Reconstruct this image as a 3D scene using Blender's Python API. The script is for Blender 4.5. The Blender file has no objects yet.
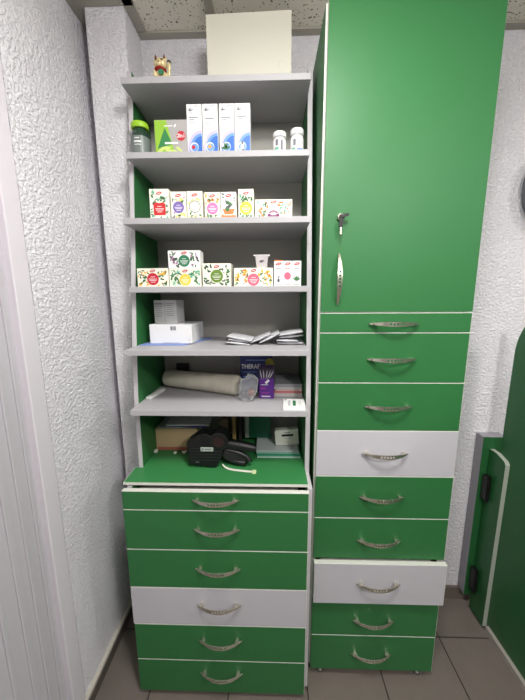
import bpy, bmesh, math, random
from mathutils import Vector, Matrix
random.seed(4)
PI = math.pi
S = bpy.context.scene
COL = S.collection

# ---------------------------------------------------------------- camera, world, lights, exposure
def rot3(a, b, c):
    Rx = Matrix(((1,0,0),(0,math.cos(a),-math.sin(a)),(0,math.sin(a),math.cos(a))))
    Ry = Matrix(((math.cos(b),0,math.sin(b)),(0,1,0),(-math.sin(b),0,math.cos(b))))
    Rz = Matrix(((math.cos(c),-math.sin(c),0),(math.sin(c),math.cos(c),0),(0,0,1)))
    return Rz @ Rx @ Ry
R = rot3(.17133, .02738, -.00425)
X = R.col[0]; Z = -R.col[1]; Y = R.col[2]
cd = bpy.data.cameras.new('camera'); cam = bpy.data.objects.new('camera', cd); COL.objects.link(cam)
right = Vector((X[0], Y[0], Z[0])); down = Vector((X[1], Y[1], Z[1])); fwd = Vector((X[2], Y[2], Z[2]))
M4 = Matrix((( right.x, -down.x, -fwd.x, 0), (right.y, -down.y, -fwd.y, 0), (right.z, -down.z, -fwd.z, 1.45), (0,0,0,1)))
cam.matrix_world = M4
cd.sensor_fit = 'VERTICAL'; cd.sensor_height = 36; cd.lens = 299.5/700*36; cd.clip_start = .02
S.camera = cam

w = bpy.data.worlds.new('world'); S.world = w; w.use_nodes = True
w.node_tree.nodes['Background'].inputs[0].default_value = (.95, .96, 1, 1)
w.node_tree.nodes['Background'].inputs[1].default_value = .05

def area(name, loc, size, energy, color, rot=(0,0,0)):
    l = bpy.data.lights.new(name, 'AREA'); l.shape = 'RECTANGLE'; l.size, l.size_y = size; l.energy = energy; l.color = color
    o = bpy.data.objects.new(name, l); o.location = loc; o.rotation_euler = rot; COL.objects.link(o); return o
LAMPS=[(.12,.26,2.30,12,11,'round opal ceiling lamp nearest the cabinets'),(.88,-.70,2.28,20,13,'round opal ceiling lamp further back in the room'),(2.0,.15,2.28,11,7,'added unseen round lamp far to the right, fill for the walls')]  # the last entry is an added lamp that brightens the walls
for x,y,z,e,e2,_ in LAMPS:
    l=bpy.data.lights.new('lamp_light','POINT'); l.energy=e2; l.color=(1,.985,.96); l.shadow_soft_size=.09
    o=bpy.data.objects.new('lamp_light',l); o.location=(x,y,z-.08); COL.objects.link(o)
    l=bpy.data.lights.new('lamp_downlight','AREA'); l.shape='DISK'; l.size=.34; l.energy=e; l.color=(1,.985,.96)
    o=bpy.data.objects.new('lamp_downlight',l); o.location=(x,y,z); COL.objects.link(o)
area('rear_fill', (.75, -2.33, 1.45), (1.9, 1.7), 1.5, (.95,.97,1), (PI/2,0,0))  # soft fill added behind the camera, not a known window

S.view_settings.view_transform = 'Standard'; S.view_settings.look = 'None'
S.view_settings.gamma = 1; S.view_settings.exposure = 0.2
S.view_settings.use_curve_mapping = False

# ---------------------------------------------------------------- materials
def lin(c):
    return tuple((x/255/12.92 if x/255 <= .04045 else ((x/255+.055)/1.055)**2.4) for x in c) + (1,)
MATS = {}
def mat(name, rgb, rough=.5, metal=0, bump=0, bscale=200, var=0, vscale=8, coat=0, emit=0, trans=0, spec=.5, alpha=1):
    if name in MATS: return MATS[name]
    m = bpy.data.materials.new(name); m.use_nodes = True; nt = m.node_tree; b = nt.nodes['Principled BSDF']
    c = lin(rgb)
    b.inputs['Base Color'].default_value = c; b.inputs['Roughness'].default_value = rough
    b.inputs['Metallic'].default_value = metal; b.inputs['Coat Weight'].default_value = coat
    b.inputs['Specular IOR Level'].default_value = spec
    b.inputs['Transmission Weight'].default_value = trans; b.inputs['Alpha'].default_value = alpha
    tc = nt.nodes.new('ShaderNodeTexCoord')
    n = nt.nodes.new('ShaderNodeTexNoise'); n.inputs['Scale'].default_value = vscale; n.inputs['Detail'].default_value = 4
    nt.links.new(tc.outputs['Object'], n.inputs['Vector'])
    r = nt.nodes.new('ShaderNodeMapRange')
    r.inputs['To Min'].default_value = 1-max(var, .02); r.inputs['To Max'].default_value = 1+max(var, .02)
    nt.links.new(n.outputs['Fac'], r.inputs['Value'])
    mx = nt.nodes.new('ShaderNodeVectorMath'); mx.operation = 'SCALE'; mx.inputs[0].default_value = c[:3]
    nt.links.new(r.outputs['Result'], mx.inputs['Scale']); nt.links.new(mx.outputs[0], b.inputs['Base Color'])
    if bump:
        n2 = nt.nodes.new('ShaderNodeTexNoise'); n2.inputs['Scale'].default_value = bscale; n2.inputs['Detail'].default_value = 3
        nt.links.new(tc.outputs['Object'], n2.inputs['Vector'])
        bp = nt.nodes.new('ShaderNodeBump'); bp.inputs['Strength'].default_value = bump; bp.inputs['Distance'].default_value = .002
        nt.links.new(n2.outputs['Fac'], bp.inputs['Height']); nt.links.new(bp.outputs[0], b.inputs['Normal'])
    if emit:
        b.inputs['Emission Color'].default_value = c; b.inputs['Emission Strength'].default_value = emit
    MATS[name] = m; return m

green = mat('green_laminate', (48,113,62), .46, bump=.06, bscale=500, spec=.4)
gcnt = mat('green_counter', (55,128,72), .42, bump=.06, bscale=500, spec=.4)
white = mat('white_laminate', (196,193,200), .45, bump=.05, bscale=400, spec=.35)
edge = mat('white_edge_band', (214,214,206), .5)
shelfm = mat('grey_shelf_laminate', (177,175,178), .5, bump=.05, bscale=400)
backm = mat('grey_back_board', (176,173,166), .6)
chrome = mat('brushed_nickel', (206,200,186), .27, metal=.88)
steel = mat('dark_steel', (104,102,98), .45, metal=.6)
black = mat('black_plastic', (13,13,15), .45)
cream = mat('cream_plastic', (232,230,216), .5)
paper = mat('white_paper', (238,238,236), .6)
card = mat('kraft_card', (186,158,122), .8, var=.06)
dark = mat('dark_grey', (46,46,50), .6)
plastw = mat('white_casing', (224,218,226), .4)

def plaster():
    m = bpy.data.materials.new('textured_plaster'); m.use_nodes = True; nt = m.node_tree; b = nt.nodes['Principled BSDF']
    b.inputs['Roughness'].default_value = .62
    tc = nt.nodes.new('ShaderNodeTexCoord')
    mp = nt.nodes.new('ShaderNodeMapping'); mp.inputs['Scale'].default_value = (1,1,1.25)
    nt.links.new(tc.outputs['Object'], mp.inputs[0])
    n1 = nt.nodes.new('ShaderNodeTexNoise'); n1.inputs['Scale'].default_value = 92; n1.inputs['Detail'].default_value = 3; n1.inputs['Roughness'].default_value=.55; n1.inputs['Distortion'].default_value = .5
    n2 = nt.nodes.new('ShaderNodeTexNoise'); n2.inputs['Scale'].default_value = 5; n2.inputs['Detail'].default_value = 2
    for n in (n1, n2): nt.links.new(mp.outputs[0], n.inputs['Vector'])
    cr = nt.nodes.new('ShaderNodeMapRange'); cr.inputs['From Min'].default_value=.36; cr.inputs['From Max'].default_value=.62
    nt.links.new(n1.outputs['Fac'], cr.inputs['Value'])
    ml = nt.nodes.new('ShaderNodeMath'); ml.operation='MULTIPLY_ADD'; ml.inputs[1].default_value = 1.6
    nt.links.new(n2.outputs['Fac'], ml.inputs[0]); nt.links.new(cr.outputs[0], ml.inputs[2])
    bp = nt.nodes.new('ShaderNodeBump'); bp.inputs['Strength'].default_value=.85; bp.inputs['Distance'].default_value=.0045
    nt.links.new(ml.outputs[0], bp.inputs['Height']); nt.links.new(bp.outputs[0], b.inputs['Normal'])
    cl = nt.nodes.new('ShaderNodeMapRange'); cl.inputs['To Min'].default_value=.93; cl.inputs['To Max'].default_value=1.03
    nt.links.new(n2.outputs['Fac'], cl.inputs['Value'])
    v = nt.nodes.new('ShaderNodeVectorMath'); v.operation='SCALE'; v.inputs[0].default_value = lin((246,243,249))[:3]
    nt.links.new(cl.outputs[0], v.inputs['Scale']); nt.links.new(v.outputs[0], b.inputs['Base Color'])
    return m
plast = plaster()

def ceiling_mat():
    m = bpy.data.materials.new('pitted_ceiling_tile'); m.use_nodes = True; nt = m.node_tree; b = nt.nodes['Principled BSDF']
    b.inputs['Roughness'].default_value = .9
    tc = nt.nodes.new('ShaderNodeTexCoord')
    nz = nt.nodes.new('ShaderNodeTexNoise'); nz.inputs['Scale'].default_value = 60
    nt.links.new(tc.outputs['Object'], nz.inputs['Vector'])
    mixv = nt.nodes.new('ShaderNodeMix'); mixv.data_type='VECTOR'; mixv.inputs[0].default_value = .012
    nt.links.new(tc.outputs['Object'], mixv.inputs[4]); nt.links.new(nz.outputs['Color'], mixv.inputs[5])
    vo = nt.nodes.new('ShaderNodeTexVoronoi'); vo.inputs['Scale'].default_value = 95; vo.inputs['Randomness'].default_value=1
    nt.links.new(mixv.outputs[1], vo.inputs['Vector'])
    n3 = nt.nodes.new('ShaderNodeTexNoise'); n3.inputs['Scale'].default_value = 45
    nt.links.new(tc.outputs['Object'], n3.inputs['Vector'])
    mr = nt.nodes.new('ShaderNodeMapRange'); mr.inputs['From Min'].default_value=.35; mr.inputs['From Max'].default_value=.65; mr.inputs['To Min'].default_value=.10; mr.inputs['To Max'].default_value=.36
    nt.links.new(n3.outputs['Fac'], mr.inputs['Value'])
    gt = nt.nodes.new('ShaderNodeMath'); gt.operation='LESS_THAN'; nt.links.new(vo.outputs['Distance'], gt.inputs[0]); nt.links.new(mr.outputs[0], gt.inputs[1])
    mx = nt.nodes.new('ShaderNodeMix'); mx.data_type='RGBA'; mx.inputs[6].default_value = lin((234,230,216)); mx.inputs[7].default_value = lin((128,120,104))
    nt.links.new(gt.outputs[0], mx.inputs[0]); nt.links.new(mx.outputs[2], b.inputs['Base Color'])
    return m
def floor_mat():
    m = bpy.data.materials.new('floor_tiles'); m.use_nodes = True; nt = m.node_tree; b = nt.nodes['Principled BSDF']
    b.inputs['Roughness'].default_value = .42
    tc = nt.nodes.new('ShaderNodeTexCoord'); mp = nt.nodes.new('ShaderNodeMapping'); mp.inputs['Location'].default_value=(-.434+.295*8, -1.087+.295*20, 0)
    nt.links.new(tc.outputs['Object'], mp.inputs[0])
    br = nt.nodes.new('ShaderNodeTexBrick'); br.offset = 0; br.squash = 1
    br.inputs['Scale'].default_value = 1; br.inputs['Brick Width'].default_value = .295; br.inputs['Row Height'].default_value = .295
    br.inputs['Mortar Size'].default_value = .0028; br.inputs['Mortar Smooth'].default_value=.2
    br.inputs['Color1'].default_value = lin((118,109,102)); br.inputs['Color2'].default_value = lin((112,104,98)); br.inputs['Mortar'].default_value = lin((58,52,48))
    nt.links.new(mp.outputs[0], br.inputs['Vector'])
    n = nt.nodes.new('ShaderNodeTexNoise'); n.inputs['Scale'].default_value = 14; n.inputs['Detail'].default_value=5
    nt.links.new(tc.outputs['Object'], n.inputs['Vector'])
    mr = nt.nodes.new('ShaderNodeMapRange'); mr.inputs['To Min'].default_value=.86; mr.inputs['To Max'].default_value=1.1
    nt.links.new(n.outputs['Fac'], mr.inputs['Value'])
    v = nt.nodes.new('ShaderNodeVectorMath'); v.operation='SCALE'
    nt.links.new(br.outputs['Color'], v.inputs[0]); nt.links.new(mr.outputs[0], v.inputs['Scale']); nt.links.new(v.outputs[0], b.inputs['Base Color'])
    bp = nt.nodes.new('ShaderNodeBump'); bp.inputs['Strength'].default_value=.5; bp.inputs['Distance'].default_value=.002; bp.invert=True
    nt.links.new(br.outputs['Fac'], bp.inputs['Height']); nt.links.new(bp.outputs[0], b.inputs['Normal'])
    return m

# ---------------------------------------------------------------- mesh helpers
class MB:
    def __init__(s): s.v=[]; s.f=[]; s.m=[]
    def box(s, x0,x1,y0,y1,z0,z1, mi=0, front=None):
        i=len(s.v); s.v += [(x,y,z) for z in (z0,z1) for x,y in ((x0,y0),(x1,y0),(x1,y1),(x0,y1))]
        fs=[(0,3,2,1),(4,5,6,7),(0,1,5,4),(1,2,6,5),(2,3,7,6),(3,0,4,7)]
        for k,f in enumerate(fs):
            s.f.append(tuple(i+a for a in f)); s.m.append(front if (front is not None and k==2) else mi)
        return s
    def prism(s, pts, a0, a1, axis='y', mi=0):
        # outline pts extruded along an axis
        i=len(s.v); n=len(pts)
        for a in (a0,a1):
            for p in pts:
                s.v.append({'y':(p[0],a,p[1]),'z':(p[0],p[1],a),'x':(a,p[0],p[1])}[axis])
        s.f.append(tuple(range(i,i+n))); s.m.append(mi)
        s.f.append(tuple(range(i+2*n-1,i+n-1,-1))); s.m.append(mi)
        for k in range(n):
            s.f.append((i+k, i+n+k, i+n+(k+1)%n, i+(k+1)%n)); s.m.append(mi)
        return s
    def lathe(s, prof, c=(0,0,0), n=28, mi=0, axis='z', mis=None):
        i=len(s.v)
        for r,h in prof:
            for k in range(n):
                a=2*PI*k/n; p=(r*math.cos(a), r*math.sin(a), h)
                if axis=='x': p=(p[2],p[0],p[1])
                if axis=='y': p=(p[0],p[2],p[1])
                s.v.append((c[0]+p[0],c[1]+p[1],c[2]+p[2]))
        for j in range(len(prof)-1):
            for k in range(n):
                s.f.append((i+j*n+k, i+j*n+(k+1)%n, i+(j+1)*n+(k+1)%n, i+(j+1)*n+k)); s.m.append(mis[j] if mis else mi)
        s.f.append(tuple(i+k for k in range(n-1,-1,-1))); s.m.append(mis[0] if mis else mi)
        j=len(prof)-1; s.f.append(tuple(i+j*n+k for k in range(n))); s.m.append(mis[-1] if mis else mi)
        return s
    def tube(s, pts, r, n=8, mi=0):
        pts=[Vector(p) for p in pts]; i=len(s.v)
        for q,p in enumerate(pts):
            t=(pts[min(q+1,len(pts)-1)]-pts[max(q-1,0)]).normalized()
            u=t.cross(Vector((0,0,1)) if abs(t.z)<.9 else Vector((1,0,0))).normalized(); w_=t.cross(u)
            rr = r[q] if isinstance(r,(list,tuple)) else r
            for k in range(n):
                a=2*PI*k/n; s.v.append(tuple(p+u*rr*math.cos(a)+w_*rr*math.sin(a)))
        for q in range(len(pts)-1):
            for k in range(n):
                s.f.append((i+q*n+k,i+q*n+(k+1)%n,i+(q+1)*n+(k+1)%n,i+(q+1)*n+k)); s.m.append(mi)
        s.f.append(tuple(i+k for k in range(n-1,-1,-1))); s.m.append(mi)
        q=len(pts)-1; s.f.append(tuple(i+q*n+k for k in range(n))); s.m.append(mi)
        return s
    def disc(s, x, z, y, rx, rz, mi=0, n=20, th=.0004):
        return s.prism([(x+rx*math.cos(-2*PI*k/n), z+rz*math.sin(-2*PI*k/n)) for k in range(n)], y-th, y, 'y', mi)
    def leaf(s, x, z, y, L, W, a, mi=0, th=.0003):
        o=[(-L,0),(-L*.4,W),(L*.3,W*.8),(L,0),(L*.3,-W*.8),(-L*.4,-W)]
        return s.prism([(x+p*math.cos(a)-q*math.sin(a), z+p*math.sin(a)+q*math.cos(a)) for p,q in o], y-th, y, 'y', mi)
    def build(s, name, mats, parent=None, bevel=0, smooth=False, seg=2, loc=None, rot=None):
        me=bpy.data.meshes.new(name); me.from_pydata(s.v,[],s.f)
        for m in (mats if isinstance(mats,(list,tuple)) else [mats]): me.materials.append(m)
        me.polygons.foreach_set('material_index', s.m)
        bm=bmesh.new(); bm.from_mesh(me); bmesh.ops.recalc_face_normals(bm, faces=bm.faces); bm.to_mesh(me); bm.free()
        if smooth:
            me.polygons.foreach_set('use_smooth',[True]*len(me.polygons)); me.set_sharp_from_angle(angle=math.radians(40))
        o=bpy.data.objects.new(name, me); COL.objects.link(o)
        if parent: o.parent=parent
        if loc: o.location=loc
        if rot: o.rotation_euler=rot
        if bevel:
            b=o.modifiers.new('bevel','BEVEL'); b.width=bevel; b.segments=seg; b.limit_method='ANGLE'
        return o
def thing(name, loc=(0,0,0), rz=0, label=None, cat=None, group=None):
    o=bpy.data.objects.new(name,None); o.empty_display_size=.05; COL.objects.link(o); o.location=loc; o.rotation_euler=(0,0,rz)
    return tag(o,label,cat,group)
def tag(o, label=None, cat=None, group=None):
    if label: o['label']=label
    if cat: o['category']=cat
    if group: o['group']=group
    return o
def struct(o): o['kind']='structure'; return o
def text(name, s, size, m, parent, loc, align='CENTER', rot=(PI/2,0,0), bold=0, sx=1):
    cu=bpy.data.curves.new(name,'FONT'); cu.body=s; cu.size=size; cu.align_x=align; cu.align_y='CENTER'; cu.extrude=.0002; cu.offset=bold; cu.resolution_u=3
    t=bpy.data.objects.new(name+'_curve',cu); COL.objects.link(t)
    dg=bpy.context.evaluated_depsgraph_get(); me=bpy.data.meshes.new_from_object(t.evaluated_get(dg))
    bpy.data.objects.remove(t); me.materials.clear(); me.materials.append(m)
    o=bpy.data.objects.new(name,me); COL.objects.link(o); o.parent=parent; o.location=loc; o.rotation_euler=rot; o.scale=(sx,1,1); return o

# ---------------------------------------------------------------- room
WX=-.655; BY=1.27; CZ=2.395
struct(MB().box(-1.2,3.0,-2.4,BY+.1,-.06,0).build('floor', floor_mat()))
struct(MB().box(-1.2,3.0,-2.4,BY+.1,CZ,CZ+.06).build('ceiling', ceiling_mat()))
struct(MB().box(WX-.1,3.0,BY,BY+.1,0,CZ).build('wall_back', plast))
# left wall: stops just short of the pillar, leaving the open joint seen in the corner
struct(MB().box(WX-.1,WX,.822,BY,0,CZ).build('wall_left', plast))
struct(MB().box(WX-.1,WX,-2.4,-.25,0,CZ).build('wall_left_near', plast))
struct(MB().box(WX-.1,WX,-.25,.822,2.12,CZ).build('wall_left_lintel', plast))
struct(MB().box(-.612,-.4785,1.14,BY,0,CZ).build('wall_pillar', plast, bevel=.006))
struct(MB().box(2.9,3.0,-2.4,BY,0,CZ).build('wall_right', mat('grey_beige_paint',(96,92,88),.7)))
struct(MB().box(WX-.1,3.0,-2.5,-2.4,0,CZ).build('wall_rear', mat('grey_beige_paint',(96,92,88),.7)))
wf=MB().box(-.24,1.74,-2.4,-2.37,.55,.60).box(-.24,1.74,-2.4,-2.37,2.30,2.35).box(-.24,-.19,-2.4,-2.37,.6,2.3).box(1.69,1.74,-2.4,-2.37,.6,2.3).box(.73,.77,-2.4,-2.37,.6,2.3)
struct(wf.build('added_window_1', mat('added_frame_white',(225,225,228),.4)))  # invented frame, put in to go with the added rear fill
skirt = mat('brown_skirting_tile', (112,100,94), .4, var=.08)
m_=MB().box(.66,2.9,BY-.012,BY,0,.066); struct(m_.build('baseboard_back', skirt, bevel=.001))
b_=MB().box(WX,WX+.010,.79,1.19,0,.052,0).box(WX,WX+.014,.79,1.19,.052,.066,1); struct(b_.build('baseboard_left',[mat('dark_skirting',(88,80,74),.5,var=.1), mat('skirting_cap',(196,190,180),.5,var=.08)]))
# door casing and panelled door on the near left
struct(MB().box(WX-.02,WX+.012,.752,.806,0,2.16).box(WX-.02,WX+.012,-.25,.752,2.10,2.16).build('trim_1', plastw, bevel=.003))
d=MB().box(WX-.045,WX-.006,-.15,.752,.01,2.10)
for y in (.735,.695,.66,.60,.45): d.box(WX-.006,WX+.000,y-.012 if y!=.66 else y-.02,y,.01,2.10)
struct(d.build('door_1', mat('door_white',(196,192,199),.5), bevel=.002))
# ceiling grid: wall angles and tees
trimm=mat('ceiling_trim_grey',(168,164,152),.5)
t=MB()
t.box(-.4785,2.9,BY-.030,BY,CZ-.007,CZ)
struct(t.build('trim_2', trimm, bevel=.0015))
t=MB().box(-.4785,-.445,1.104,BY-.034,CZ-.006,CZ).box(WX,-.445,1.104,1.14,CZ-.006,CZ).box(WX,-.612,1.14,BY,CZ-.006,CZ).box(WX,WX+.03,-2.4,1.104,CZ-.006,CZ)
struct(t.build('trim_3', trimm, bevel=.0015))
t=MB()
for x in (-.202,.398,.998,1.598): t.box(x-.013,x+.013,-2.4,BY-.034,CZ-.007,CZ)
for y in (.66,.06,-.54,-1.14): t.box(-.62,2.9,y-.013,y+.013,CZ-.007,CZ)
struct(t.build('trim_4', trimm))
# opal ceiling lamps (behind the camera), the far right one added as fill: a collar on the ceiling, the light hangs right under it
lampm=mat('light_diffuser',(255,252,244),.5,emit=2.2)
for (x,y,z,e,e2,lab) in LAMPS:
    a=thing('ceiling_light',(x,y,CZ-.008), label=lab, cat='ceiling light')
    MB().lathe([(.05,0),(.05,-.012),(.012,-.02),(.012,-.05)]).build('frame', edge, a, smooth=True)
    MB().lathe([(.014,-.05),(.03,-.06),(.035,-.075),(.028,-.085)]).build('diffuser', lampm, a, smooth=True)

# ---------------------------------------------------------------- handles
def handle_mesh():
    mb=MB(); N=46; L=.076
    def yo(u): return -(.007+.026*(1-u*u))
    def hw(u): return (.0014)+.0060*max(0,(1-abs(u)**2.0))
    holes=[-.26,-.13,0,.13,.26]; hr=.04
    us=sorted(set([-1+2*k/N for k in range(N+1)]+[h+s*hr for h in holes for s in (-1,1)]))
    th=.0028
    def quad(u0,u1,a,b):
        # a,b: fractions of the half width
        pts=[]
        for u,v in ((u0,a),(u1,a),(u1,b),(u0,b)):
            pts.append((u*L, yo(u), v*hw(u)))
        i=len(mb.v); mb.v += pts + [(p[0],p[1]+th,p[2]) for p in pts]
        for f in ((0,1,2,3),(7,6,5,4),(0,4,5,1),(1,5,6,2),(2,6,7,3),(3,7,4,0)):
            mb.f.append(tuple(i+k for k in f)); mb.m.append(0)
    for u0,u1 in zip(us[:-1],us[1:]):
        mid=(u0+u1)/2; inh=any(abs(mid-h)<hr for h in holes)
        if inh: quad(u0,u1,-1,-.42); quad(u0,u1,.42,1)
        else: quad(u0,u1,-1,1)
    for sx in (-1,1):
        x=sx*.060; y=yo(x/L)
        mb.prism([(x-.009*sx*-1-.0, y+th),(x+.006*sx, y+th),(x+.004*sx,0),(x-.006*sx,0)] if False else [(x-.008,y+.0015),(x+.008,y+.0045 if sx>0 else y+.0015),(x+.005,-.0002),(x-.005,-.0002)], -.003,.003,'z')
    return mb
HM=handle_mesh()
h0=HM.build('handle',chrome); HMESH=h0.data; bpy.data.objects.remove(h0)
def add_handle(parent, loc, roty=0):
    o=bpy.data.objects.new('handle',HMESH); COL.objects.link(o); o.parent=parent; o.location=loc; o.rotation_euler=(0,roty,0); return o

def drawer(parent, x0,x1,yf,z0,z1, m, hz, hx, depth=.30, label=None):
    mb=MB().box(x0,x1,yf,yf+.0165,z0+.0007,z1-.0007,1).box(x0+.0003,x1-.0012,yf-.0004,yf+.002,z0+.0009,z1-.0024,0)
    mb.box(x0+.03,x1-.03,yf+.0165,yf+.0165+depth,z0+.012,max(z0+.03,z1-.03),1)
    o=mb.build('drawer',[m,edge],parent,bevel=.0007,seg=1)
    if label: o['label']=label
    add_handle(o,(hx,yf,hz)); return o

# ---------------------------------------------------------------- left shelf unit
U=thing('shelf_unit',(-.175,1.07,0), label='open grey shelving unit standing on a green chest of six drawers', cat='shelf unit')
U0=Vector((-.175,1.07,0))
class Off(MB): pass
def up(mb,name,m,**k):
    mb.v=[(x-U0.x,y-U0.y,z) for x,y,z in mb.v]; return mb.build(name,m,U,**k)
# side panels: slanted front edge, one board each from floor to top, green inside / grey edge
for sx,(xa,xb) in ((0,(-.473,-.457)),(1,(.121,.137))):
    prof=[(.886,.03),(.886,.838),(.978,.853),(.982,1.122),(1.006,1.345),(1.042,1.596),(1.068,1.809),(1.106,2.069),(1.112,2.185),(1.262,2.185),(1.262,.03)]
    prof[1]=(.886,.8375); prof.insert(2,(.976,.8375))
    mb=MB().prism(prof, xa, xb,'x',0)
    # material: sides green, edges grey
    mb.m=[1,1]+[0]*(len(mb.m)-2)
    up(mb,'side_panel',[mat('grey_edge',(196,192,196),.5),green],bevel=.0006,seg=1)
for yf,zt in ((1.025,2.113),(1.025,1.905),(.967,1.695),(.970,1.488),(.914,1.291),(.914,1.092)):
    up(MB().box(-.4565,.1205,yf,1.2497,zt-.018,zt),'shelf',shelfm,bevel=.0008)
up(MB().box(-.4565,.1205,1.25,1.256,.03,2.13),'back_panel',backm)
up(MB().box(-.486,.123,.886,1.2497,.8385,.8525,1).box(-.4845,.1215,.8875,1.2497,.8525,.8532,0),'counter',[gcnt,edge],bevel=.0004,seg=1) if False else None
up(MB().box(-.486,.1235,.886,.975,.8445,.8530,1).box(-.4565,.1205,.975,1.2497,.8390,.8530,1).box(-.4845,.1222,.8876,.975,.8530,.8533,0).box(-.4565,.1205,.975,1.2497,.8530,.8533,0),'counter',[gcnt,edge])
up(MB().box(-.4565,.1205,.90,1.2497,.03,.046),'bottom_panel',edge)
zb=[.836,.769,.6205,.471,.318,.165,.022]
hz=[.822,.716,.572,.424,.274,.125]
for k in range(6):
    x0=-.484+ (k>3)*.003; dr=drawer(U, x0-U0.x,.1235-U0.x,.867-U0.y, zb[k+1],zb[k], white if k==3 else green, [.812,.706,.556,.410,.262,.118][k], -.176-U0.x, label='white drawer front' if k==3 else None)
for x in (-.44,.10):
    for y in (.93,1.2): up(MB().lathe([(.014,.0),(.014,.008),(.007,.012),(.007,.03)],(x,y,0)),'foot',steel,smooth=True)

# ---------------------------------------------------------------- tall cabinet
T0=Vector((.385,1.1,0))
T=thing('tall_cabinet',tuple(T0), label='tall narrow green cabinet with a locked door above eight drawers', cat='cabinet')
def tp(mb,name,m,**k):
    mb.v=[(x-T0.x,y-T0.y,z) for x,y,z in mb.v]; return mb.build(name,m,T,**k)
xl,xr=.149,.619
for xa,xb in ((xl,xl+.016),(xr-.016,xr)):
    mb=MB().box(xa,xb,.9572,1.262,.034,2.232); mb.m=[0,0,0,1,0,1]
    tp(mb,'side_panel',[edge,green],bevel=.0006,seg=1)
tp(MB().box(xl+.0165,xr-.0165,.9575,1.262,2.215,2.232),'top_panel',edge)
tp(MB().box(xl+.0165,xr-.0165,.9575,1.262,.034,.050),'bottom_panel',edge)
tp(MB().box(xl+.0165,xr-.0165,1.255,1.262,.051,2.2145),'back_panel',edge)
for z in (1.397,): tp(MB().box(xl+.0165,xr-.0165,.962,1.2545,z,z+.016),'divider_panel',edge)
fx0,fx1=.1545,.6185
dm=MB().box(fx0,fx1,.9400,.9565,1.4065,2.2335,1,front=0)
door=tp(dm,'door',[green,edge],bevel=.0008,seg=1)
add_handle(door,(.204-T0.x,.9400-T0.y,1.505),PI/2)
lk=MB().lathe([(.0105,0),(.0105,-.006),(.009,-.008)],(.205-T0.x,.9400-T0.y,1.683),axis='y').build('lock',chrome,door,smooth=True)
km=MB().box(-.0011,.0011,-.012,.002,-.004,.004,0)
km.prism([(-.006,.004),(.020,.008),(.021,.002),(.008,-.004),(-.006,-.006)],-.016,-.012,'y',1)
km.prism([(-.006,-.008),(.004,-.006),(.003,-.030),(-.009,-.032)],-.020,-.015,'y',1)
km.box(-.005,.001,-.0185,-.0165,-.052,-.031,0)
km.build('key',[chrome,black],lk,loc=(.205-T0.x,.9400-T0.y-.004,1.683),bevel=.0006)
zt=[1.405,1.343,1.181,1.017,.852,.692,.528,.361,.194,.034]
hzs=[1.371,1.259,1.103,.938,.778,.609,.452,.270,.118]
for k in range(9):
    yf=.918 if k==6 else .9400
    drawer(T, fx0-T0.x,fx1-T0.x,yf-T0.y, zt[k+1],zt[k], white if k in (3,6) else green, hzs[k], .381-T0.x, depth=.28,
           label={3:'white drawer front, shut',6:'white drawer front, slightly pulled out'}.get(k))
T['label']='tall narrow green cabinet with a locked door above nine drawers'
for x in (.195,.575):
    for y in (.965,1.2): tp(MB().lathe([(.015,0),(.015,.007),(.007,.012),(.007,.034)],(x,y,0)),'foot',steel,smooth=True)

# ---------------------------------------------------------------- right side: post, flap and big panel
dg=mat('green_partition',(40,98,54),.35)
P=thing('hinge_post',(.955,1.25,.07), label='short green board with grey edges fixed to the wall beside the floor, carrying hinges', cat='board')
mb=MB().box(-.045,.05,-.03,.018,0,.792); mb.m=[1,1,0,1,1,1]
mb.build('post_board',[dg,mat('grey_lilac_edge',(150,146,154),.5)],P,bevel=.001,seg=1)
Fl=thing('swing_gate',(.946,1.172,.01), label='low green flap with a pale edge and clipped top corner, hinged on the wall board', cat='gate')
mb=MB().prism([(.045,0),(.045,.800),(.006,.800),(-.036,.788),(-.045,.776),(-.045,0)],-.007,.0125,'x',1); mb.m=[0,0,0,1,1,1,1,1]
mb.build('leaf',[dg,mat('pale_edge',(176,180,170),.5)],Fl,bevel=.0008,seg=1)
for z in (.576,.115):
    hb=MB().box(-.026,-.0095,.010,.040,z,z+.112)
    hb.lathe([(.006,0),(.006,.12)],(-.018,.012,z-.003),12)
    hb.build('hinge',black,Fl,bevel=.001)
pts=[(-.02,.0),(-.02,1.30)]
B=thing('green_partition',(.957,.7,0), label='large dark green board with a rounded top corner on the right edge', cat='partition')
ya,yb,r=-.6,.483,.10; zt_=1.385
out=[(ya,.028),(yb-.01,.028)]+[(yb, .2),(yb,zt_-r*1.6)]+[(yb-r+r*math.cos(a),zt_-r*1.6+r*1.6*math.sin(a)) for a in [PI/2*k/10 for k in range(1,11)]]+[(ya,zt_)]
mb=MB().prism(out,0,.02,'x',1); mb.m=[0,0]+[1]*(len(mb.m)-2)
mb.build('board',[dg,mat('pale_green_edge',(150,170,150),.5)],B,bevel=.001,seg=1)
MB().box(-.014,.022,-.6,.415,0,.0275).build('base_strip',mat('base_strip_grey',(170,164,156),.5),B,bevel=.001)
Ck=thing('wall_clock',(1.135,BY-.002,1.858), label='round dark-rimmed clock high on the back wall at the right edge', cat='clock')
MB().lathe([(.165,0),(.178,-.012),(.180,-.03),(.168,-.045),(.158,-.046),(.152,-.032),(.150,-.030)],axis='y',n=48).build('rim',mat('graphite_rim',(92,94,102),.35),Ck,smooth=True)
MB().lathe([(.150,-.0305),(.150,-.033)],axis='y',n=48).build('dial',paper,Ck)

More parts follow.
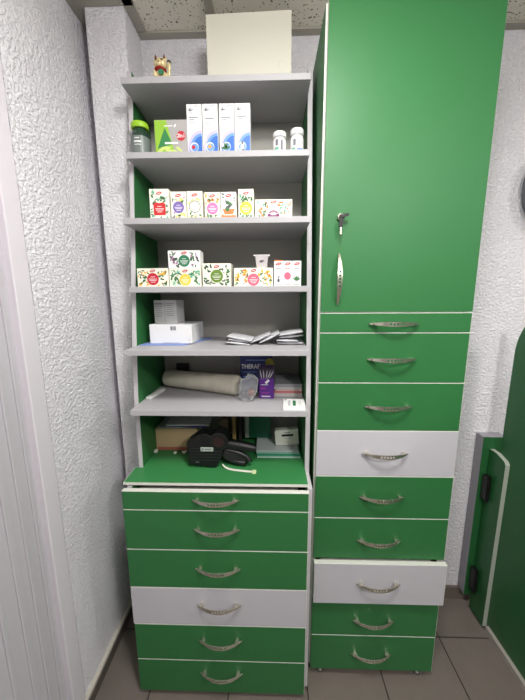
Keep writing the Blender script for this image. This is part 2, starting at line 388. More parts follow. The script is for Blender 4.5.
# ---------------------------------------------------------------- goods: printed cartons
pal=dict(red=(206,44,46),violet=(126,106,178),lemon=(232,218,120),pink=(234,120,176),orange=(236,130,70),yellow=(246,202,72),plum=(130,48,104),
         bgreen=(44,120,84),olive=(104,136,46),crimson=(196,34,52),rose=(238,104,130),leaf=(70,120,72),dleaf=(48,76,58),mint=(110,180,150),
         mauve=(170,120,160),amber=(240,180,50),logo=(190,40,38),ink=(86,84,92))
def pm(k): return mat('print_'+k,pal[k],.5)
carton=mat('cream_carton',(240,238,222),.5)
def herbal_box(x0,x1,z,yf,h,badge,leaves,label,depth=.05,shape='disc',rz=0,fx=.5,fz=.42,fr=.024,bg=carton,group=None,lg=.86,nl=26,logo=True):
    h*=.968; yf+=.004; nl=int(nl*1.4)
    w_=x1-x0; t=thing('medicine_box',((x0+x1)/2,yf+depth/2,z+.0004),rz,label,'box',group)
    y=-depth/2
    mb=MB().box(-w_/2,w_/2,y,depth/2,0,h); mb.build('carton',bg,t,bevel=.0006,seg=1)
    if leaves:
        lm=MB(); rnd=random.Random(int(x0*1e4)+int(z*1e3))
        cx=(fx-.5)*w_; cz=fz*h; tries=0; placed=0
        while placed<nl and tries<400:
            tries+=1; px=rnd.uniform(-w_/2+.005,w_/2-.005); pz=rnd.uniform(.005,h-.006)
            if math.hypot(px-cx,pz-cz)<fr+.003 or (abs(px)<.017 and pz>h*.75): continue
            L=rnd.uniform(.0034,.0080); k=rnd.randrange(len(leaves))
            L=min(L, w_/2-abs(px)-.0005, pz-.0005, h-pz-.0005)
            lm.leaf(px,pz,y,L,L*rnd.uniform(.3,.55),rnd.uniform(0,PI),k,th=.0002+.0001*(placed%3)); placed+=1
        lm.build('leaf_print',[pm(k) for k in leaves],t)
    if badge:
        b=MB()
        if shape=='disc': b.disc((fx-.5)*w_,fz*h,y-.0004,fr,fr,0)
        elif shape=='square':
            r=fr; c=(fx-.5)*w_; zz=fz*h
            b.prism([(c-r*.9,zz-r),(c+r*.9,zz-r),(c+r,zz-r*.8),(c+r,zz+r*.7),(c+r*.6,zz+r),(c,zz+r*.85),(c-r*.6,zz+r),(c-r,zz+r*.7),(c-r,zz-r*.8)],y-.0008,y-.0004,'y',0)
        elif shape=='dome':
            c=(fx-.5)*w_; b.prism([(c+fr*math.cos(a),.0035+fr*1.1*math.sin(a)) for a in [PI*k/12 for k in range(13)]],y-.0008,y-.0004,'y',0)
        elif shape=='ring':
            for k in range(18):
                a=2*PI*k/18; b.leaf((fx-.5)*w_+fr*math.cos(a),fz*h+fr*math.sin(a),y-.0004,.0035,.0012,a+PI/2,0)
        if badge!='none': 
            bo=b.build('badge',pm(badge),t)
            lb=MB()
            for q,(dz,ww) in enumerate(((.35,.35),(.0,.7),(-.22,.6),(-.5,.4))):
                cz=fz*h+dz*fr if shape!='dome' else .005+fr*(.55+dz*.5)
                cx=(fx-.5)*w_; lb.box(cx-ww*fr,cx+ww*fr,y-.0011,y-.0008,cz-.0008,cz+.0008)
            if shape!='ring': lb.build('lettering',paper,bo)
    if logo:
        lo=MB(); lo.prism([(a*.0095+ (0),lg*h+b2*.0042) for a,b2 in ((-1,-.2),(-.7,-1),(.3,-1),(1,.1),(.75,1),(-.3,1))],y-.0007,y-.0003,'y',0)
        lo_=lo.build('logo',pm('logo'),t)
        l2=MB(); l2.box(-.005,.005,y-.001,y-.0007,lg*h-.0012,lg*h+.0008); l2.build('logo_script',paper,lo_)
    return t
g3='herbal remedy boxes on the third shelf'; g4='herbal remedy boxes on the fourth shelf'
z3=1.695; y3=.990
herbal_box(-.379,-.318,z3,y3,.094,'red',['leaf','dleaf','mint'],'cream box with a square red badge, leftmost of the row on the third shelf',shape='square',fz=.36,fr=.019,group=g3)
herbal_box(-.3125,-.2645,z3,y3,.085,'violet',['leaf','lemon','mauve'],'narrow cream box with a round violet badge beside the red-badged one',fz=.44,fr=.0175,group=g3,nl=18)
herbal_box(-.2615,-.213,z3,y3,.086,'dleaf',['lemon','lemon','leaf'],'pale cream box with a faint leafy wreath between the violet and pink badges',shape='ring',fz=.45,fr=.017,group=g3,nl=12)
herbal_box(-.2065,-.157,z3,y3,.082,'pink',['orange','leaf','amber'],'narrow cream box with a round bright pink badge on the third shelf',fz=.40,fr=.0175,group=g3,nl=16)
t=herbal_box(-.155,-.107,z3,y3,.082,None,['dleaf','orange'],'white box with an orange fruit cup drawing beside the pink-badged box',group=g3,nl=7,bg=paper)
mb=MB().box(-.0225,.0225,-.0256,-.025,.001,.011,0).prism([(-.013,.014),(.013,.014),(.019,.03),(-.019,.03)],-.0256,-.025,'y',0)
mb.leaf(0,.036,-.025,.016,.005,.6,1).leaf(.002,.046,-.0254,.014,.005,-.5,2).leaf(-.007,.05,-.0258,.009,.003,1.9,1).disc(-.004,.028,-.0258,.007,.006,2)
mb.build('cup_print',[pm('orange'),pm('ink'),pm('leaf')],t)
herbal_box(-.1005,-.053,z3,y3,.090,'yellow',['leaf','mint'],'cream box with a yellow badge, second from right, third shelf',fz=.36,fr=.0195,group=g3,nl=20,depth=.05)
herbal_box(-.049,.067,z3,y3,.058,'plum',['orange','mint','leaf','orange'],'wide low box with a plum dome badge, rightmost on the third shelf',shape='dome',fr=.019,group=g3,nl=26)
z4=1.488; y4=.993
herbal_box(-.4365,-.334,z4,y4,.061,'crimson',['dleaf','leaf','amber'],'wide leafy box with a round crimson badge at the left end of the fourth shelf',fr=.0195,fz=.42,group=g4,nl=42)
herbal_box(-.3305,-.227,z4,y4,.0595,'yellow',['leaf','mint'],'wide leafy box with a yellow badge under the green-badged box',fr=.0185,fz=.38,group=g4,nl=42)
herbal_box(-.332,-.228,z4+.0582,y4+.001,.058,'bgreen',['dleaf','mauve','leaf'],'wide leafy box with a green badge lying on the yellow-badged box',fr=.0185,fz=.42,group=g4,nl=36,bg=paper)
herbal_box(-.2215,-.129,z4,y4,.0755,'olive',['dleaf','leaf','dleaf'],'cream box with a round olive badge, in the middle of the fourth shelf',fr=.0205,fz=.45,group=g4,nl=30)
herbal_box(-.119,.008,z4,y4,.060,'rose',['amber','amber','orange','leaf'],'wide box with a round rose badge and amber flowers on the fourth shelf',fr=.0195,fz=.36,group=g4,nl=44)
for k,(x0,x1,lab,col,ac) in enumerate(((.0115,.0395,'slim white carton with an orange top stripe, left of three slim cartons','ink','orange'),
                                 (.0405,.069,'slim white carton with a round red print, middle of three slim cartons','logo','rose'),
                                 (.070,.0985,'slim white carton with a green plant print, right of three slim cartons','leaf','leaf'))):
    t=herbal_box(x0,x1,z4,y4,.082,None,None,lab,depth=.028,bg=paper,group=g4,logo=True,lg=.88)
    mb=MB(); y=-.014
    mb.box(-.008,.008,y-.0003,y,.055,.0565,0).box(-.006,.006,y-.0003,y,.050,.051,0).box(-.010,.010,y-.0003,y,.003,.005,0)
    if k==0: mb.box(-.014,.014,y-.0003,y,.0785,.082,1).disc(0,.018,y,.004,.006,0).leaf(.001,.03,y,.006,.002,1.2,0)
    if k==1: mb.disc(0,.032,y,.011,.012,1)
    if k==2:
        for a in (.5,1.0,1.57,2.1,2.6): mb.leaf(.006*math.cos(a),.016+.010*math.sin(a),y,.009,.0028,a,1,th=.0003+.0001*a)
    mb.build('print',[pm(col),pm(ac)],t)
# small clear cup-shaped packet standing on the rose badge box
t=thing('foil_packet',(-.029,1.018,z4+.0586), label='small silver grey tapered packet standing on the rose-badged box', cat='packet')
MB().prism([(-.017,0),(.017,0),(.021,.036),(.027,.038),(.027,.043),(-.027,.043),(-.027,.038),(-.021,.036)],-.008,.008).build('pouch',mat('silver_film',(198,192,192),.3,metal=.15),t,bevel=.0015)
MB().leaf(0,.022,-.0082,.009,.004,.2).build('print',pm('ink'),t)

# ---------------------------------------------------------------- second shelf
z2=1.905; g2='tall wave-print cartons on the second shelf'
blue=mat('wave_blue',(52,110,200),.45); lb=mat('wave_light_blue',(112,158,222),.45); vio=mat('wave_lilac',(198,190,230),.45)
cols=[('crimson','red flower'),('amber','yellow flower'),('leaf','green plant'),('ink','grey figure')]
for k,(x0,x1) in enumerate(((-.2655,-.218),(-.2155,-.1675),(-.1625,-.115),(-.1135,-.0645))):
    w_=x1-x0; h=.1455; t=thing('spray_carton',((x0+x1)/2,1.071,z2+.0004),label='tall white carton with a blue wave and a %s print, %s'%(cols[k][1],('leftmost of four','second from left','third from left','rightmost of four')[k]),cat='box',group=g2)
    MB().box(-w_/2,w_/2,-.02,.02,0,h).build('carton',paper,t,bevel=.0006,seg=1)
    W=w_/2-.0008; y=-.02
    def arc(r,z0): return [(W- (r)*math.cos(a), z0+ r*1.15*math.sin(a)) for a in [PI/2*q/10 for q in range(11)]]
    mb=MB()
    full=.045
    mb.prism([(W,.001),(-W,.001)]+[(max(-W,W-full*math.cos(a)),.022+full*1.1*math.sin(a)) for a in [PI/2*q/12 for q in range(13)]],y-.0002,y,'y',2)
    mb.prism([(W,.001),(-W*.8,.001)]+[(max(-W,W-.038*math.cos(a)),.020+.042*math.sin(a)) for a in [PI/2*q/12 for q in range(13)]],y-.0004,y-.0002,'y',1)
    mb.prism([(W,.001),(-W*.4,.001)]+[(W-.030*math.cos(a),.018+.036*math.sin(a)) for a in [PI/2*q/12 for q in range(13)]],y-.0006,y-.0004,'y',0)
    mb.disc(-.002,.022,y-.0006,.0135,.014,3).disc(-.001,.021,y-.001,.0115,.0115,1)
    if k==0: mb.disc(-.005,.022,y-.0016,.0055,.0055,4)
    if k==1:
        for a in range(5): mb.leaf(-.003+.004*math.cos(a*1.256),.023+.004*math.sin(a*1.256),y-.0014,.0045,.002,a*1.256,4)
    if k==2:
        for a in (.4,1.2,1.9,2.8): mb.leaf(-.004+.007*math.cos(a),.014+.012*math.sin(a),y-.0014,.009,.004,a,4)
    if k==3: mb.leaf(-.001,.022,y-.0014,.017,.006,1.57,3,th=.0005).leaf(-.001,.033,y-.002,.006,.003,1.57,4).leaf(.001,.012,y-.002,.005,.002,.4,4)
    mb.build('wave_print',[blue,lb,vio,paper,pm(cols[k][0])],t)
    lt=MB()
    lt.leaf(-.013,.131,y,.007,.0022,.9).leaf(-.009,.128,y-.0003,.008,.002,.3)
    zt2=(.108,.104,.106,.108)[k]
    lt.box(-.017,.012,y-.0003,y,zt2-.0012,zt2+.0012)
    if k!=1: lt.box(-.017,-.001,y-.0003,y,zt2-.008,zt2-.0058)
    lt.box(-.017,.002,y-.0003,y,zt2-.014,zt2-.0128).box(.0,.016,y-.0003,y,.139,.1402).box(-.016,-.006,y-.0003,y,.122,.1228)
    lt.build('lettering',mat('grey_print',(120,120,128),.5),t)
# green / grey flat box, 2 in 1
t=thing('supplement_box',(-.319,1.075,z2+.0004),.0,'green and grey box with a round red 2 in 1 badge beside the bottle','box')
W=.053;Hh=.105;y=-.02
MB().box(-W,W,-.02,.02,0,Hh).build('carton',mat('silver_grey_carton',(176,172,172),.4),t,bevel=.0006,seg=1)
mb=MB()
mb.prism([(-W+.001,.001),(.012,.001),(-.015,Hh-.001),(-W+.001,Hh-.001)],y-.0003,y,'y',0)
mb.prism([(-W+.008,.022),(.004,.034),(-.020,.082)],y-.0006,y-.0003,'y',1)
for q in range(7): mb.leaf(-.035+q*.010,.016+.008*math.sin(q*1.1),y-.0006,.016,.0045,.5-.18*q,2,th=.0003+.0001*q)
mb.build('leaf_print',[mat('lime_print',(150,196,60),.5),mat('deep_leaf_print',(52,130,74),.5),mat('pale_leaf_print',(206,222,130),.5)],t)
bd=MB().disc(.032,.058,y,.0145,.0145).build('badge',pm('crimson'),t)
text('badge_lettering','2în1',.0155,paper,bd,(.032,y-.0007,.058),bold=.0003)
lt=MB().box(-.021,.006,y-.001,y-.0006,.0855,.0885).leaf(.014,.088,y-.0002,.006,.003,.9,0).box(-.021,.022,y-.0015,y-.0011,.034,.040)
lt.build('lettering',paper,t)
# green supplement bottle
t=thing('supplement_bottle',(-.4255,1.074,z2+.0004),label='dark green bottle with a lime cap at the left end of the second shelf',cat='bottle')
MB().lathe([(.027,0),(.030,.003),(.030,.062),(.026,.076),(.021,.082),(.021,.086)]).build('bottle_body',mat('dark_green_glass',(34,62,48),.15,coat=.5),t,smooth=True)
MB().lathe([(.0305,.006),(.0306,.058)],n=28).build('paper_label',mat('grey_green_label',(112,122,118),.4),t,smooth=True)
mb=MB()
for (z_,a0,a1,hh) in ((.040,-1.95,-1.15,.0022),(.031,-1.9,-1.2,.001),(.050,-1.85,-1.35,.0015)):
    n=8
    pts=[(.0309*math.cos(a0+(a1-a0)*q/n),.0309*math.sin(a0+(a1-a0)*q/n)) for q in range(n+1)]
    for p,q in zip(pts[:-1],pts[1:]):
        i=len(mb.v); mb.v+=[(p[0],p[1],z_-hh),(q[0],q[1],z_-hh),(q[0],q[1],z_+hh),(p[0],p[1],z_+hh)]; mb.f.append((i,i+1,i+2,i+3)); mb.m.append(0)
mb.build('lettering',paper,t)
MB().lathe([(.0265,.0862),(.0275,.088),(.0275,.100),(.0255,.103)],n=36).build('cap',mat('lime_cap',(156,204,44),.4),t,smooth=True)
# white pill bottles
for k,(x,h,lab,lc) in enumerate(((.0285,.066,'white pill bottle with a grey print, left of the pair','leaf'),(.0845,.074,'white pill bottle with a blue stripe, right of the pair and slightly taller','leaf'))):
    t=thing('pill_bottle',(x,1.068,z2+.0004),label=lab,cat='bottle',group='white pill bottles on the second shelf')
    wp=mat('white_plastic',(240,240,240),.3)
    MB().lathe([(.0205,0),(.0215,.002),(.0215,h*.60),(.0195,h*.70),(.015,h*.74),(.015,h*.78)]).build('bottle_body',wp,t,smooth=True)
    MB().lathe([(.0205,h*.78),(.0212,h*.80),(.0212,h*.96),(.019,h)],n=40).build('cap',wp,t,smooth=True)
    mb=MB()
    def patch(a0,a1,z0,z1,mi):
        n=6
        for q in range(n):
            b0=a0+(a1-a0)*q/n; b1=a0+(a1-a0)*(q+1)/n; r=.0218; i=len(mb.v)
            mb.v+=[(r*math.cos(b0),r*math.sin(b0),z0),(r*math.cos(b1),r*math.sin(b1),z0),(r*math.cos(b1),r*math.sin(b1),z1),(r*math.cos(b0),r*math.sin(b0),z1)]; mb.f.append((i,i+1,i+2,i+3)); mb.m.append(mi)
    patch(-2.2,-1.8,.022,.040,0)
    if k==0: patch(-1.45,-1.1,.010,.038,0); patch(-2.3,-1.7,.010,.018,1)
    else: patch(-2.5,-1.9,.008,.016,1); patch(-1.6,-.6,.006,.013,2)
    for q in range(3): patch(-1.7,-1.5,.020+q*.006,.022+q*.006,0)
    mb.build('label_print',[mat('grey_print',(120,120,128),.5),pm('mint'),blue],t)

# ---------------------------------------------------------------- top shelf: cat figurine and white box
z1=2.113
def blob(name, balls, m, parent, vox=.0012, extra=None):
    bm=bmesh.new()
    for (c,r) in balls:
        r=r if isinstance(r,tuple) else (r,r,r)
        bmesh.ops.create_icosphere(bm,subdivisions=3,radius=1,matrix=Matrix.Translation(c)@Matrix.Diagonal((*r,1)))
    me=bpy.data.meshes.new(name); bm.to_mesh(me); bm.free(); me.materials.append(m)
    o=bpy.data.objects.new(name,me); COL.objects.link(o); o.parent=parent
    rm=o.modifiers.new('remesh','REMESH'); rm.mode='VOXEL'; rm.voxel_size=vox; rm.use_smooth_shade=True
    return o
gold=mat('gold_figurine',(226,208,158),.3,metal=.2)
t=thing('lucky_cat_figurine',(-.345,1.07,z1+.0004),label='small golden waving cat figurine standing on the top shelf',cat='figurine')
blob('cat_body',[((0,0,.022),(.021,.017,.022)),((0,-.002,.058),(.021,.017,.017)),((-.0135,0,.074),(.006,.004,.009)),((.0135,0,.074),(.006,.004,.009)),
   ((.027,-.004,.036),(.005,.005,.014)),((.028,-.005,.050),(.0055,.0055,.013)),((.021,-.002,.028),(.007,.006,.008)),((-.015,-.014,.026),(.006,.006,.010)),((-.010,-.015,.006),(.009,.008,.006)),((.010,-.015,.006),(.009,.008,.006)),((0,-.016,.052),(.009,.006,.007))],gold,t)
MB().lathe([(.0125,.0405),(.0185,.042),(.0125,.0435)],(0,-.004,0)).build('collar',pm('crimson'),t,smooth=True)
mb=MB().disc(.007,.026,-.0205,.009,.007,th=.003); mb.build('bib',pm('bgreen'),t)
mb=MB().prism([(-.0165,.074),(-.009,.075),(-.014,.086)],-.006,-.002).prism([(.0165,.074),(.009,.075),(.014,.086)],-.006,-.002)
mb.build('ear_fur',mat('brown_ear',(110,50,40),.6),t)
mb=MB().disc(-.009,.063,-.0165,.0035,.002,th=.002).disc(.009,.063,-.0165,.0035,.002,th=.002).disc(0,.0545,-.0215,.0022,.0016,th=.002)
mb.build('face_print',mat('brown_print',(90,54,40),.6),t)
MB().lathe([(.0058,.063),(.0058,.066)],(.028,-.005,0),12).build('paw_band',pm('ink'),t)
t=thing('white_board_box',(-.068,1.152,z1+.0004),label='large plain cream white box standing on the top shelf under the ceiling',cat='box')
MB().prism([(-.135,0),(.135,0),(.133,.222),(-.137,.216)],-.05,.05).build('carton',mat('cream_white_board',(218,216,202),.55),t,bevel=.001)
mb=MB()
for q in range(20):
    a=PI*.35+q*PI*1.3/20; mb.box(.098+.006*math.cos(a)-.0006,.098+.006*math.cos(a)+.0006,-.0504,-.05,.075+.008*math.sin(a)-.0008,.075+.008*math.sin(a)+.0008)
mb.build('faint_mark',mat('faint_grey',(198,195,184),.6),t)

# ---------------------------------------------------------------- fifth shelf
z5=1.291
t=tag(MB().prism([(-.45,1.005),(-.295,1.005),(-.232,1.19),(-.42,1.19)],z5+.0003,z5+.0035,'z').build('folded_sheet',mat('pale_blue_sheet',(130,150,210),.5)),'pale blue folded sheet lying under the large white carton','sheet')
def carton_box(name,x,y,z,w_,d,h,rz,m,label,prints=None,group=None,cat='box'):
    t=thing(name,(x,y,z),rz,label,cat,group)
    MB().box(-w_/2,w_/2,-d/2,d/2,0,h).build('carton',m,t,bevel=.0006,seg=1)
    if prints:
        mb=MB()
        for (a,b,c,e) in prints: mb.box(a,b,-d/2-.0003,-d/2,c,e)
        mb.build('lettering',mat('grey_print',(120,120,128),.5),t)
    return t
wc=mat('white_carton',(230,230,232),.5)
carton_box('white_carton',-.346,1.108,z5+.004,.150,.155,.066,-.03,wc,'large white carton with a small dark code, lower one on the fifth shelf',
   [(.0,.006,.046,.060),(.007,.009,.046,.060),(.010,.013,.046,.060),(.014,.019,.046,.060),(.06,.07,.012,.013),(-.03,.03,.002,.003)])
t=carton_box('small_carton',-.372,1.100,z5+.0706,.090,.055,.083,-.22,mat('grey_carton',(196,196,196),.5),'small pale grey carton with lines of print stacked on the large white carton',
   [(-.042,-.010,.068,.072)]+[(-.042,-.012,.060-.007*q,.0615-.007*q) for q in range(6)]+[(.004,.034-.004*(q%2),.070-.007*q,.0715-.007*q) for q in range(7)]+[(-.002,-.001,.002,.080)])
# white sachets
sach=mat('white_sachet',(232,232,236),.35); sdk=mat('sachet_edge',(60,60,66),.5)
SP=[(-.112,.003,.085,-6,0,'flat white sachet at the bottom of the left pile'),(-.110,.011,.085,-8,.1,'flat white sachet in the middle of the left pile'),(-.105,.020,.09,-10,-.08,'flat white sachet on top of the left pile'),
    (-.036,.019,.080,24,.03,'white sachet leaning up to the right over the left pile'),(-.004,.022,.080,26,.03,'white sachet tilted on its neighbour in the middle of the row'),
    (.066,.003,.092,0,.02,'flat white sachet at the bottom of the right pile'),(.058,.0125,.076,-2,-.02,'white sachet second from the bottom of the right pile'),
    (.068,.026,.085,5,.04,'white sachet second from the top of the right pile'),(.070,.037,.085,9,-.03,'white sachet on top of the right pile')]
for k,(x,dz,L,tilt,rz,lab) in enumerate(SP):
    t=thing('sachet',(x,1.065+.008*(k%2),z5+dz+.001),rz,lab,'sachet','white sachets on the fifth shelf')
    t.rotation_euler=(0,math.radians(-tilt),rz)
    n=8
    prof=[(-L/2,0),(-L*.42,-.0012),(0,-.0026),(L*.42,-.0012),(L/2,0),(L*.42,.0012),(0,.0030),(-L*.42,.0012)]
    MB().prism([(a,b+.002) for a,b in prof],-.055,.055).build('pouch',sach,t,bevel=.0004)
    MB().box(-L/2-.001,L/2+.001,-.056,.056,.0016,.0021).build('seam',sdk,t)

# ---------------------------------------------------------------- sixth shelf
z6=1.092
# gauze roll
t=thing('gauze_roll',(-.272,1.128,z6+.0385),label='long beige rolled cloth lying across the sixth shelf',cat='roll'); t.rotation_euler=(0,0,math.radians(-19))
bm=bmesh.new(); n=40; mseg=60; L=.335
gz=mat('beige_gauze',(196,191,176),.9,bump=.7,bscale=260,var=.1,vscale=30)
rings=[]
for q in range(mseg+1):
    xx=-L/2+L*q/mseg; e=min(q,mseg-q)/mseg*L; rr=(.033+.005*q/mseg)*(1-.35*max(0,1-e/.012)**2)*(1+.012*math.sin(q*1.7)+.01*math.sin(q*.6))
    rings.append([bm.verts.new((xx,rr*math.cos(2*PI*k/n)*(1+.01*math.sin(3*k)),rr*math.sin(2*PI*k/n))) for k in range(n)])
for a,b in zip(rings[:-1],rings[1:]):
    for k in range(n): bm.faces.new((a[k],a[(k+1)%n],b[(k+1)%n],b[k]))
bm.faces.new(rings[0]); bm.faces.new(list(reversed(rings[-1])))
bmesh.ops.recalc_face_normals(bm,faces=bm.faces)
me=bpy.data.meshes.new('cloth'); bm.to_mesh(me); bm.free(); me.materials.append(gz); me.polygons.foreach_set('use_smooth',[True]*len(me.polygons))
o=bpy.data.objects.new('cloth',me); COL.objects.link(o); o.parent=t
# clear wrap bundle at the roll's right end
film=mat('clear_film',(240,242,244),.05,trans=.5,alpha=.34,spec=1)
t=thing('clear_plastic_wrap',(-.078,1.012,z6+.001),label='crumpled clear plastic wrap beside the right end of the beige roll',cat='plastic wrap')
bm=bmesh.new(); bmesh.ops.create_icosphere(bm,subdivisions=4,radius=1)
rnd=random.Random(7)
from mathutils import noise
for v in bm.verts:
    d=v.co.copy(); s=1+.38*abs(noise.noise(d*2.6))-.22*abs(noise.noise(d*6+Vector((3,1,2))))
    v.co=Vector((d.x*.031*s+ .010*d.z, d.y*.026*s, .046+d.z*.048*s)); v.co.z=max(v.co.z,0)
me=bpy.data.meshes.new('film'); bm.to_mesh(me); bm.free(); me.materials.append(film)
o=bpy.data.objects.new('film',me); COL.objects.link(o); o.parent=t
MB().lathe([(.010,.022),(.013,.026),(.013,.040),(.010,.044)],(.010,-.005,0)).build('brown_tube_end',mat('brown_tube',(120,74,58),.6),t,smooth=True)
# blue box
t=thing('cold_remedy_box',(-.054,1.135,z6+.0004),.0,'dark blue medicine box with big white lettering, behind the plastic wrap','box')
MB().box(-.062,.062,-.02,.02,0,.150).build('carton',mat('navy_carton',(30,42,104),.4),t,bevel=.0006,seg=1)
text('lettering','THERAFLU',.0235,paper,t,(-.058,-.0206,.100),align='LEFT',bold=.0005,sx=.84)
MB().box(-.040,.05,-.0204,-.02,.124,.127).box(-.055,.0,-.0204,-.02,.078,.080).box(-.05,-.015,-.0204,-.02,.058,.063).build('small_print',mat('pale_blue_print',(120,150,210),.5),t)
# purple box with sticks
t=thing('test_kit_box',(-.014,1.052,z6+.0004),-.06,'purple box with a dark top and white stick pictures','box')
pur=mat('purple_carton',(92,34,140),.4)
MB().box(-.026,.026,-.014,.014,0,.118).build('carton',pur,t,bevel=.0006,seg=1)
MB().box(-.0255,.0255,-.0144,-.0141,.075,.1175).build('dark_print',mat('near_black_print',(30,24,44),.4),t)
mb=MB()
for q,(x,a) in enumerate(((-.020,1.75),(-.010,1.62),(.001,1.45),(.010,1.25),(.018,1.1))): mb.leaf(x,.090,-.0145,.019,.0022,a,0)
mb.prism([(-.006,.060),(.006,.072),(.012,.066),(0,.054)],-.0152,-.0142,'y',1)
mb.box(-.020,.006,-.0144,-.014,.050,.052,1).box(-.020,-.002,-.0144,-.014,.036,.040,2).box(-.018,.010,-.0144,-.014,.020,.022,2).box(-.018,.014,-.0144,-.014,.006,.010,1)
mb.build('stick_print',[mat('stick_grey',(170,166,176),.5),paper,mat('magenta_print',(190,60,150),.5)],t)
t=thing('yellow_round_packet',(-.004,1.090,z6+.0004),label='dull yellow round-topped packet peeking out above the purple box',cat='packet')
MB().prism([(-.015,0),(.015,0)]+[(.016*math.cos(a),.122+.016*math.sin(a)) for a in [PI*q/12 for q in range(13)]],-.003,.003).build('packet_body',mat('dull_yellow',(150,146,50),.6),t,bevel=.0008)
# stack of booklets
for k,(z,hh,c,lab) in enumerate(((0,.013,(206,200,200),'white booklet at the bottom of the stack at right'),(.0135,.007,(206,120,120),'thin red booklet second from the bottom of the stack'),
      (.021,.006,(214,190,188),'pinkish booklet in the middle of the stack'),(.0275,.008,(190,188,190),'light grey booklet second from the top of the stack'),(.036,.010,(150,150,156),'grey booklet on top of the stack at right'))):
    o=MB().box(-.051,.051,-.07,.07,0,hh-.0004).build('booklet',mat('booklet_%d'%k,c,.6),bevel=.0006,seg=1,loc=(.0655-.002*(k%2),1.128+.002*k,z6+.0004+z),rot=(0,0,.012*(k%3-1)))
    tag(o,lab,'booklet','booklets stacked on the sixth shelf')
# white card with green logo
t=thing('blister_pack',(.079,.967,z6+.0006),-.06,'flat white packet with a green mark at the right front of the sixth shelf','packet')
MB().box(-.036,.036,-.050,.050,0,.006).build('packet_body',paper,t,bevel=.001)
MB().box(-.004,.006,-.018,.030,.0061,.0066,0).box(-.032,-.026,.034,.042,.0061,.0066,1).build('green_mark',[pm('bgreen'),pm('ink')],t)
MB().box(-.020,-.012,-.02,.03,.0061,.0065).box(.016,.018,-.02,.03,.0061,.0065).box(.022,.0235,-.01,.03,.0061,.0065).build('small_print',mat('pale_grey_print',(190,190,196),.5),t)
o=MB().box(-.010,.010,-.055,.055,0,.009).build('white_strip_box',paper,bevel=.0015,loc=(-.432,1.075,z6+.0004),rot=(0,0,-.14)); tag(o,'long thin white box lying front to back against the left green side','box')
o=MB().box(-.026,.026,-.006,.006,0,.086).build('black_case',black,bevel=.002,loc=(-.375,1.238,z6+.0004)); tag(o,'dark slim case standing behind the beige roll','case')

# ---------------------------------------------------------------- counter things
zc=.8536
t=thing('kraft_box',(-.385,1.165,zc),0,'brown cardboard box at the left back of the green counter','box')
MB().box(-.070,.098,-.065,.055,0,.092).build('carton',card,t,bevel=.001)
MB().box(-.066,.096,-.0656,-.065,.001,.014).build('red_stripe',mat('brick_red_print',(170,96,80),.7),t)
for k,(dx,dy,rz,c,lab) in enumerate(((0,0,.05,(176,180,190),'pale sheet lying lowest on the cardboard box'),(.05,-.004,-.10,(52,58,120),'dark blue folder lying on the cardboard box'),(.045,0,.06,(206,206,212),'white sheets lying on top of the cardboard box'))):
    rz*=.5
    w_=(.075,.07,.085)[k]
    o=MB().box(-w_,w_,-.062,.050,0,.0035+.003*(k==2)).build('document',mat('document_%d'%k,c,.6),bevel=.0006,seg=1,loc=(-.375+dx,1.165+dy,zc+.0925+k*.0042),rot=(0,0,rz))
    tag(o,lab,'document','documents on the cardboard box')
for k,(x,y,s) in enumerate(((-.452,1.085,.010),(-.372,1.075,.007),(-.338,1.080,.009))):
    t=thing('paper_scrap',(x,y,zc),k*.8,('crumpled cream scrap at the left foot of the cardboard box','small cream scrap in front of the cardboard box','cream paper scrap next to the black label gun')[k],'scrap','paper scraps by the cardboard box')
    bm=bmesh.new(); bmesh.ops.create_icosphere(bm,subdivisions=2,radius=s)
    for v in bm.verts: v.co*=1+.5*noise.noise(v.co*150+Vector((k,0,0))); v.co.z=max(0,v.co.z*.6+.004)
    me=bpy.data.meshes.new('scrap'); bm.to_mesh(me); bm.free(); me.materials.append(cream); o=bpy.data.objects.new('scrap',me); COL.objects.link(o); o.parent=t
# label gun
G=thing('price_label_gun',(-.20,1.0,zc),0,'black price label gun lying on the green counter','label gun')
gx=lambda x,z: (x+.20, z-.8533)
body=[(gx(*p)[0]*.9-.012*.9+.0,gx(*p)[1]) for p in ((-.296,.946),(-.266,.968),(-.246,.981),(-.222,.984),(-.205,.976),(-.165,.962),(-.146,.945),(-.150,.925),(-.156,.905),(-.180,.8536),(-.200,.8536),(-.288,.866))]
body=[(a,max(b,.0006)) for a,b in body]
MB().prism(body,-.025,.03).build('gun_body',black,G,bevel=.004,seg=3)
MB().lathe([(.026,-.027),(.033,-.0245),(.033,.030),(.029,.033)],(gx(-.182,.960)[0],0,.101),36,axis='y').build('roll_cover',black,G,smooth=True)
MB().lathe([(.018,-.029),(.018,-.0272)],(gx(-.182,.960)[0],0,.101),36,axis='y').build('roll_disc',mat('dark_brown_disc',(48,30,28),.3),G)
mb=MB().lathe([(.006,-.026),(.008,-.0255),(.008,.028),(.006,.030)],(-.050,0,.115),20,axis='y'); mb.build('feed_wheel',mat('black_rubber',(24,22,24),.6),G,smooth=True)
mb=MB()
for q in range(5): mb.box(-.090+.001*q,.028,-.0262,-.0252,.030+q*.011,.0315+q*.011)
mb.build('ribs',mat('dark_rib',(40,40,44),.4),G)
hp=[(.035,0,.082),(.06,0,.080),(.095,0,.074),(.125,0,.068),(.146,0,.064)]
MB().tube(hp,[.017,.018,.018,.017,.012],12).build('handle_grip',black,G,smooth=True)
MB().tube([(.035,-.002,.060),(.06,-.004,.055),(.09,-.006,.048),(.115,-.008,.036),(.125,-.01,.022),(.11,-.01,.012),(.085,-.008,.014),(.055,-.004,.024),(.03,0,.040)],[.010]*9,10).build('trigger_loop',black,G,smooth=True)
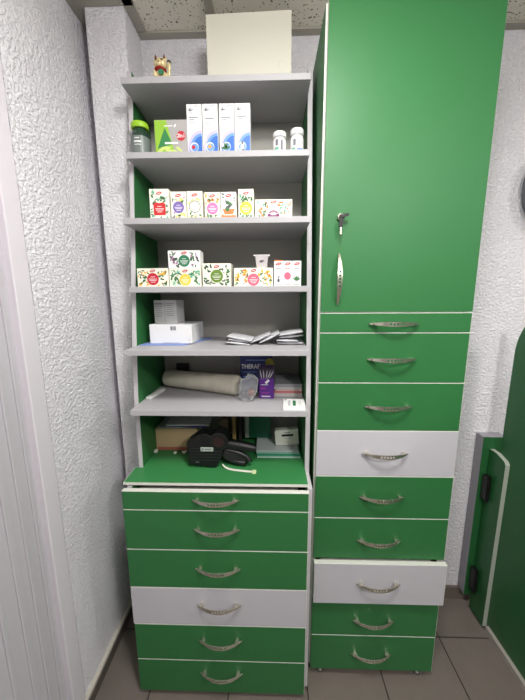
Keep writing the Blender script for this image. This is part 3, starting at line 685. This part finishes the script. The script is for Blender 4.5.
MB().prism([(.030,.058),(.085,.050),(.118,.036),(.122,.022),(.10,.012),(.06,.018),(.030,.036)],-.014,.008).build('trigger_grip',mat('black_rubber',(24,22,24),.6),G,bevel=.003)
mb=MB().box(-.046,-.002,-.0275,-.0250,.066,.080); pl=mb.build('name_plate',mat('pale_plate',(170,182,170),.4),G)
MB().box(-.043,-.036,-.0279,-.0275,.069,.077).box(-.032,-.008,-.0279,-.0275,.0710,.0750).build('plate_print',mat('grey_print',(120,120,128),.5),pl)
MB().box(-.066,-.054,-.0258,-.0250,.022,.024).build('small_mark',mat('grey_print',(120,120,128),.5),G)
# label strip
S0=thing('label_strip',(-.094,.978,zc),0,'cream strip of price labels trailing from the black label gun','label strip')
pts=[(-.078,.005,.010),(-.070,.0,.004),(-.055,-.008,.0012),(-.036,-.014,.0008),(-.012,-.018,.0008),(.012,-.022,.0008),(.030,-.024,.0008)]
mb=MB()
for p,q in zip(pts[:-1],pts[1:]):
    i=len(mb.v)
    for a in (p,q):
        for dy,dz in ((-.0055,0),(.0055,0),(.0055,.0006),(-.0055,.0006)): mb.v.append((a[0],a[1]+dy,a[2]+dz))
    for f in ((0,1,2,3),(7,6,5,4),(0,4,5,1),(1,5,6,2),(2,6,7,3),(3,7,4,0)): mb.f.append(tuple(i+k for k in f)); mb.m.append(0)
mb.build('strip',cream,S0)
MB().box(.0305,.044,-.037,-.012,.0006,.0012).build('label_tag',mat('pale_green_label',(206,222,170),.5),S0)
# folders on the right
fc=[((74,142,122),.010),((206,226,220),.004),((54,136,104),.008),((220,226,226),.005)]
zz=zc; lab4=['pale green folder at the bottom of the pile at right','thin white folder between the green ones','mid green folder second from the top of the pile','light grey folder on top of the pile at right']
fc=[((196,222,212),.0035),((62,150,116),.007),((150,196,182),.005),((196,204,204),.005)]
lab4=['thin pale mint folder at the bottom of the pile at right','green folder second from the bottom of the pile','soft green folder second from the top of the pile','light grey folder on top of the pile at right']
for k,(c,hh) in enumerate(fc):
    o=MB().box(-.082,.082,-.085,.062,0,hh-.0004).build('folder',mat('folder_%d'%k,c,.5),bevel=.0008,seg=1,loc=(.032-.002*k,1.133+.006*k,zz),rot=(0,0,.01*((k%2)*2-1)))
    tag(o,lab4[k],'folder','folders piled on the counter'); zz+=hh
# standing binder & card
t=thing('green_binder',(-.044,1.185,zz+.0004),-.02,'dark green binder with a pale spine edge standing at the back of the counter','binder')
MB().box(-.045,.045,-.014,.014,0,.135).build('cover',mat('deep_green_cover',(16,92,66),.4),t,bevel=.001)
MB().box(-.062,-.0455,-.016,.014,0,.135).build('spine',mat('pale_spine',(150,158,150),.5),t,bevel=.001)
t=thing('white_card_box',(.066,1.115,zz+.0004),0,'white carton with a black bar print standing tilted on the folders','box'); t.rotation_euler=(0,math.radians(-4),0); t.location.z+=.0034
MB().box(-.046,.046,-.010,.014,0,.064).build('carton',mat('offwhite_carton',(216,216,206),.5),t,bevel=.001)
MB().box(-.020,.026,-.0105,-.0101,.036,.045,0).box(-.008,.012,-.0105,-.0101,.050,.053,1).box(-.014,.02,-.0105,-.0101,.028,.029,1).box(-.002,.002,-.0105,-.0101,.012,.014,1).build('lettering',[black,mat('grey_print',(120,120,128),.5)],t)
for k,(x,wd,c,hh,lab) in enumerate(((-.195,.030,(120,98,80),.10,'brown carton standing behind the label gun'),(-.152,.012,(170,140,90),.11,'narrow tan folder standing behind the label gun'),(-.126,.010,(52,40,44),.115,'dark folder standing left of the green binder'))):
    o=MB().box(-wd/1.6,wd/1.6,-.03,.03,0,hh).build('file_folder',mat('file_%d'%k,c,.7),bevel=.001,loc=(x,1.20,zc+.0004)); tag(o,lab,'folder')
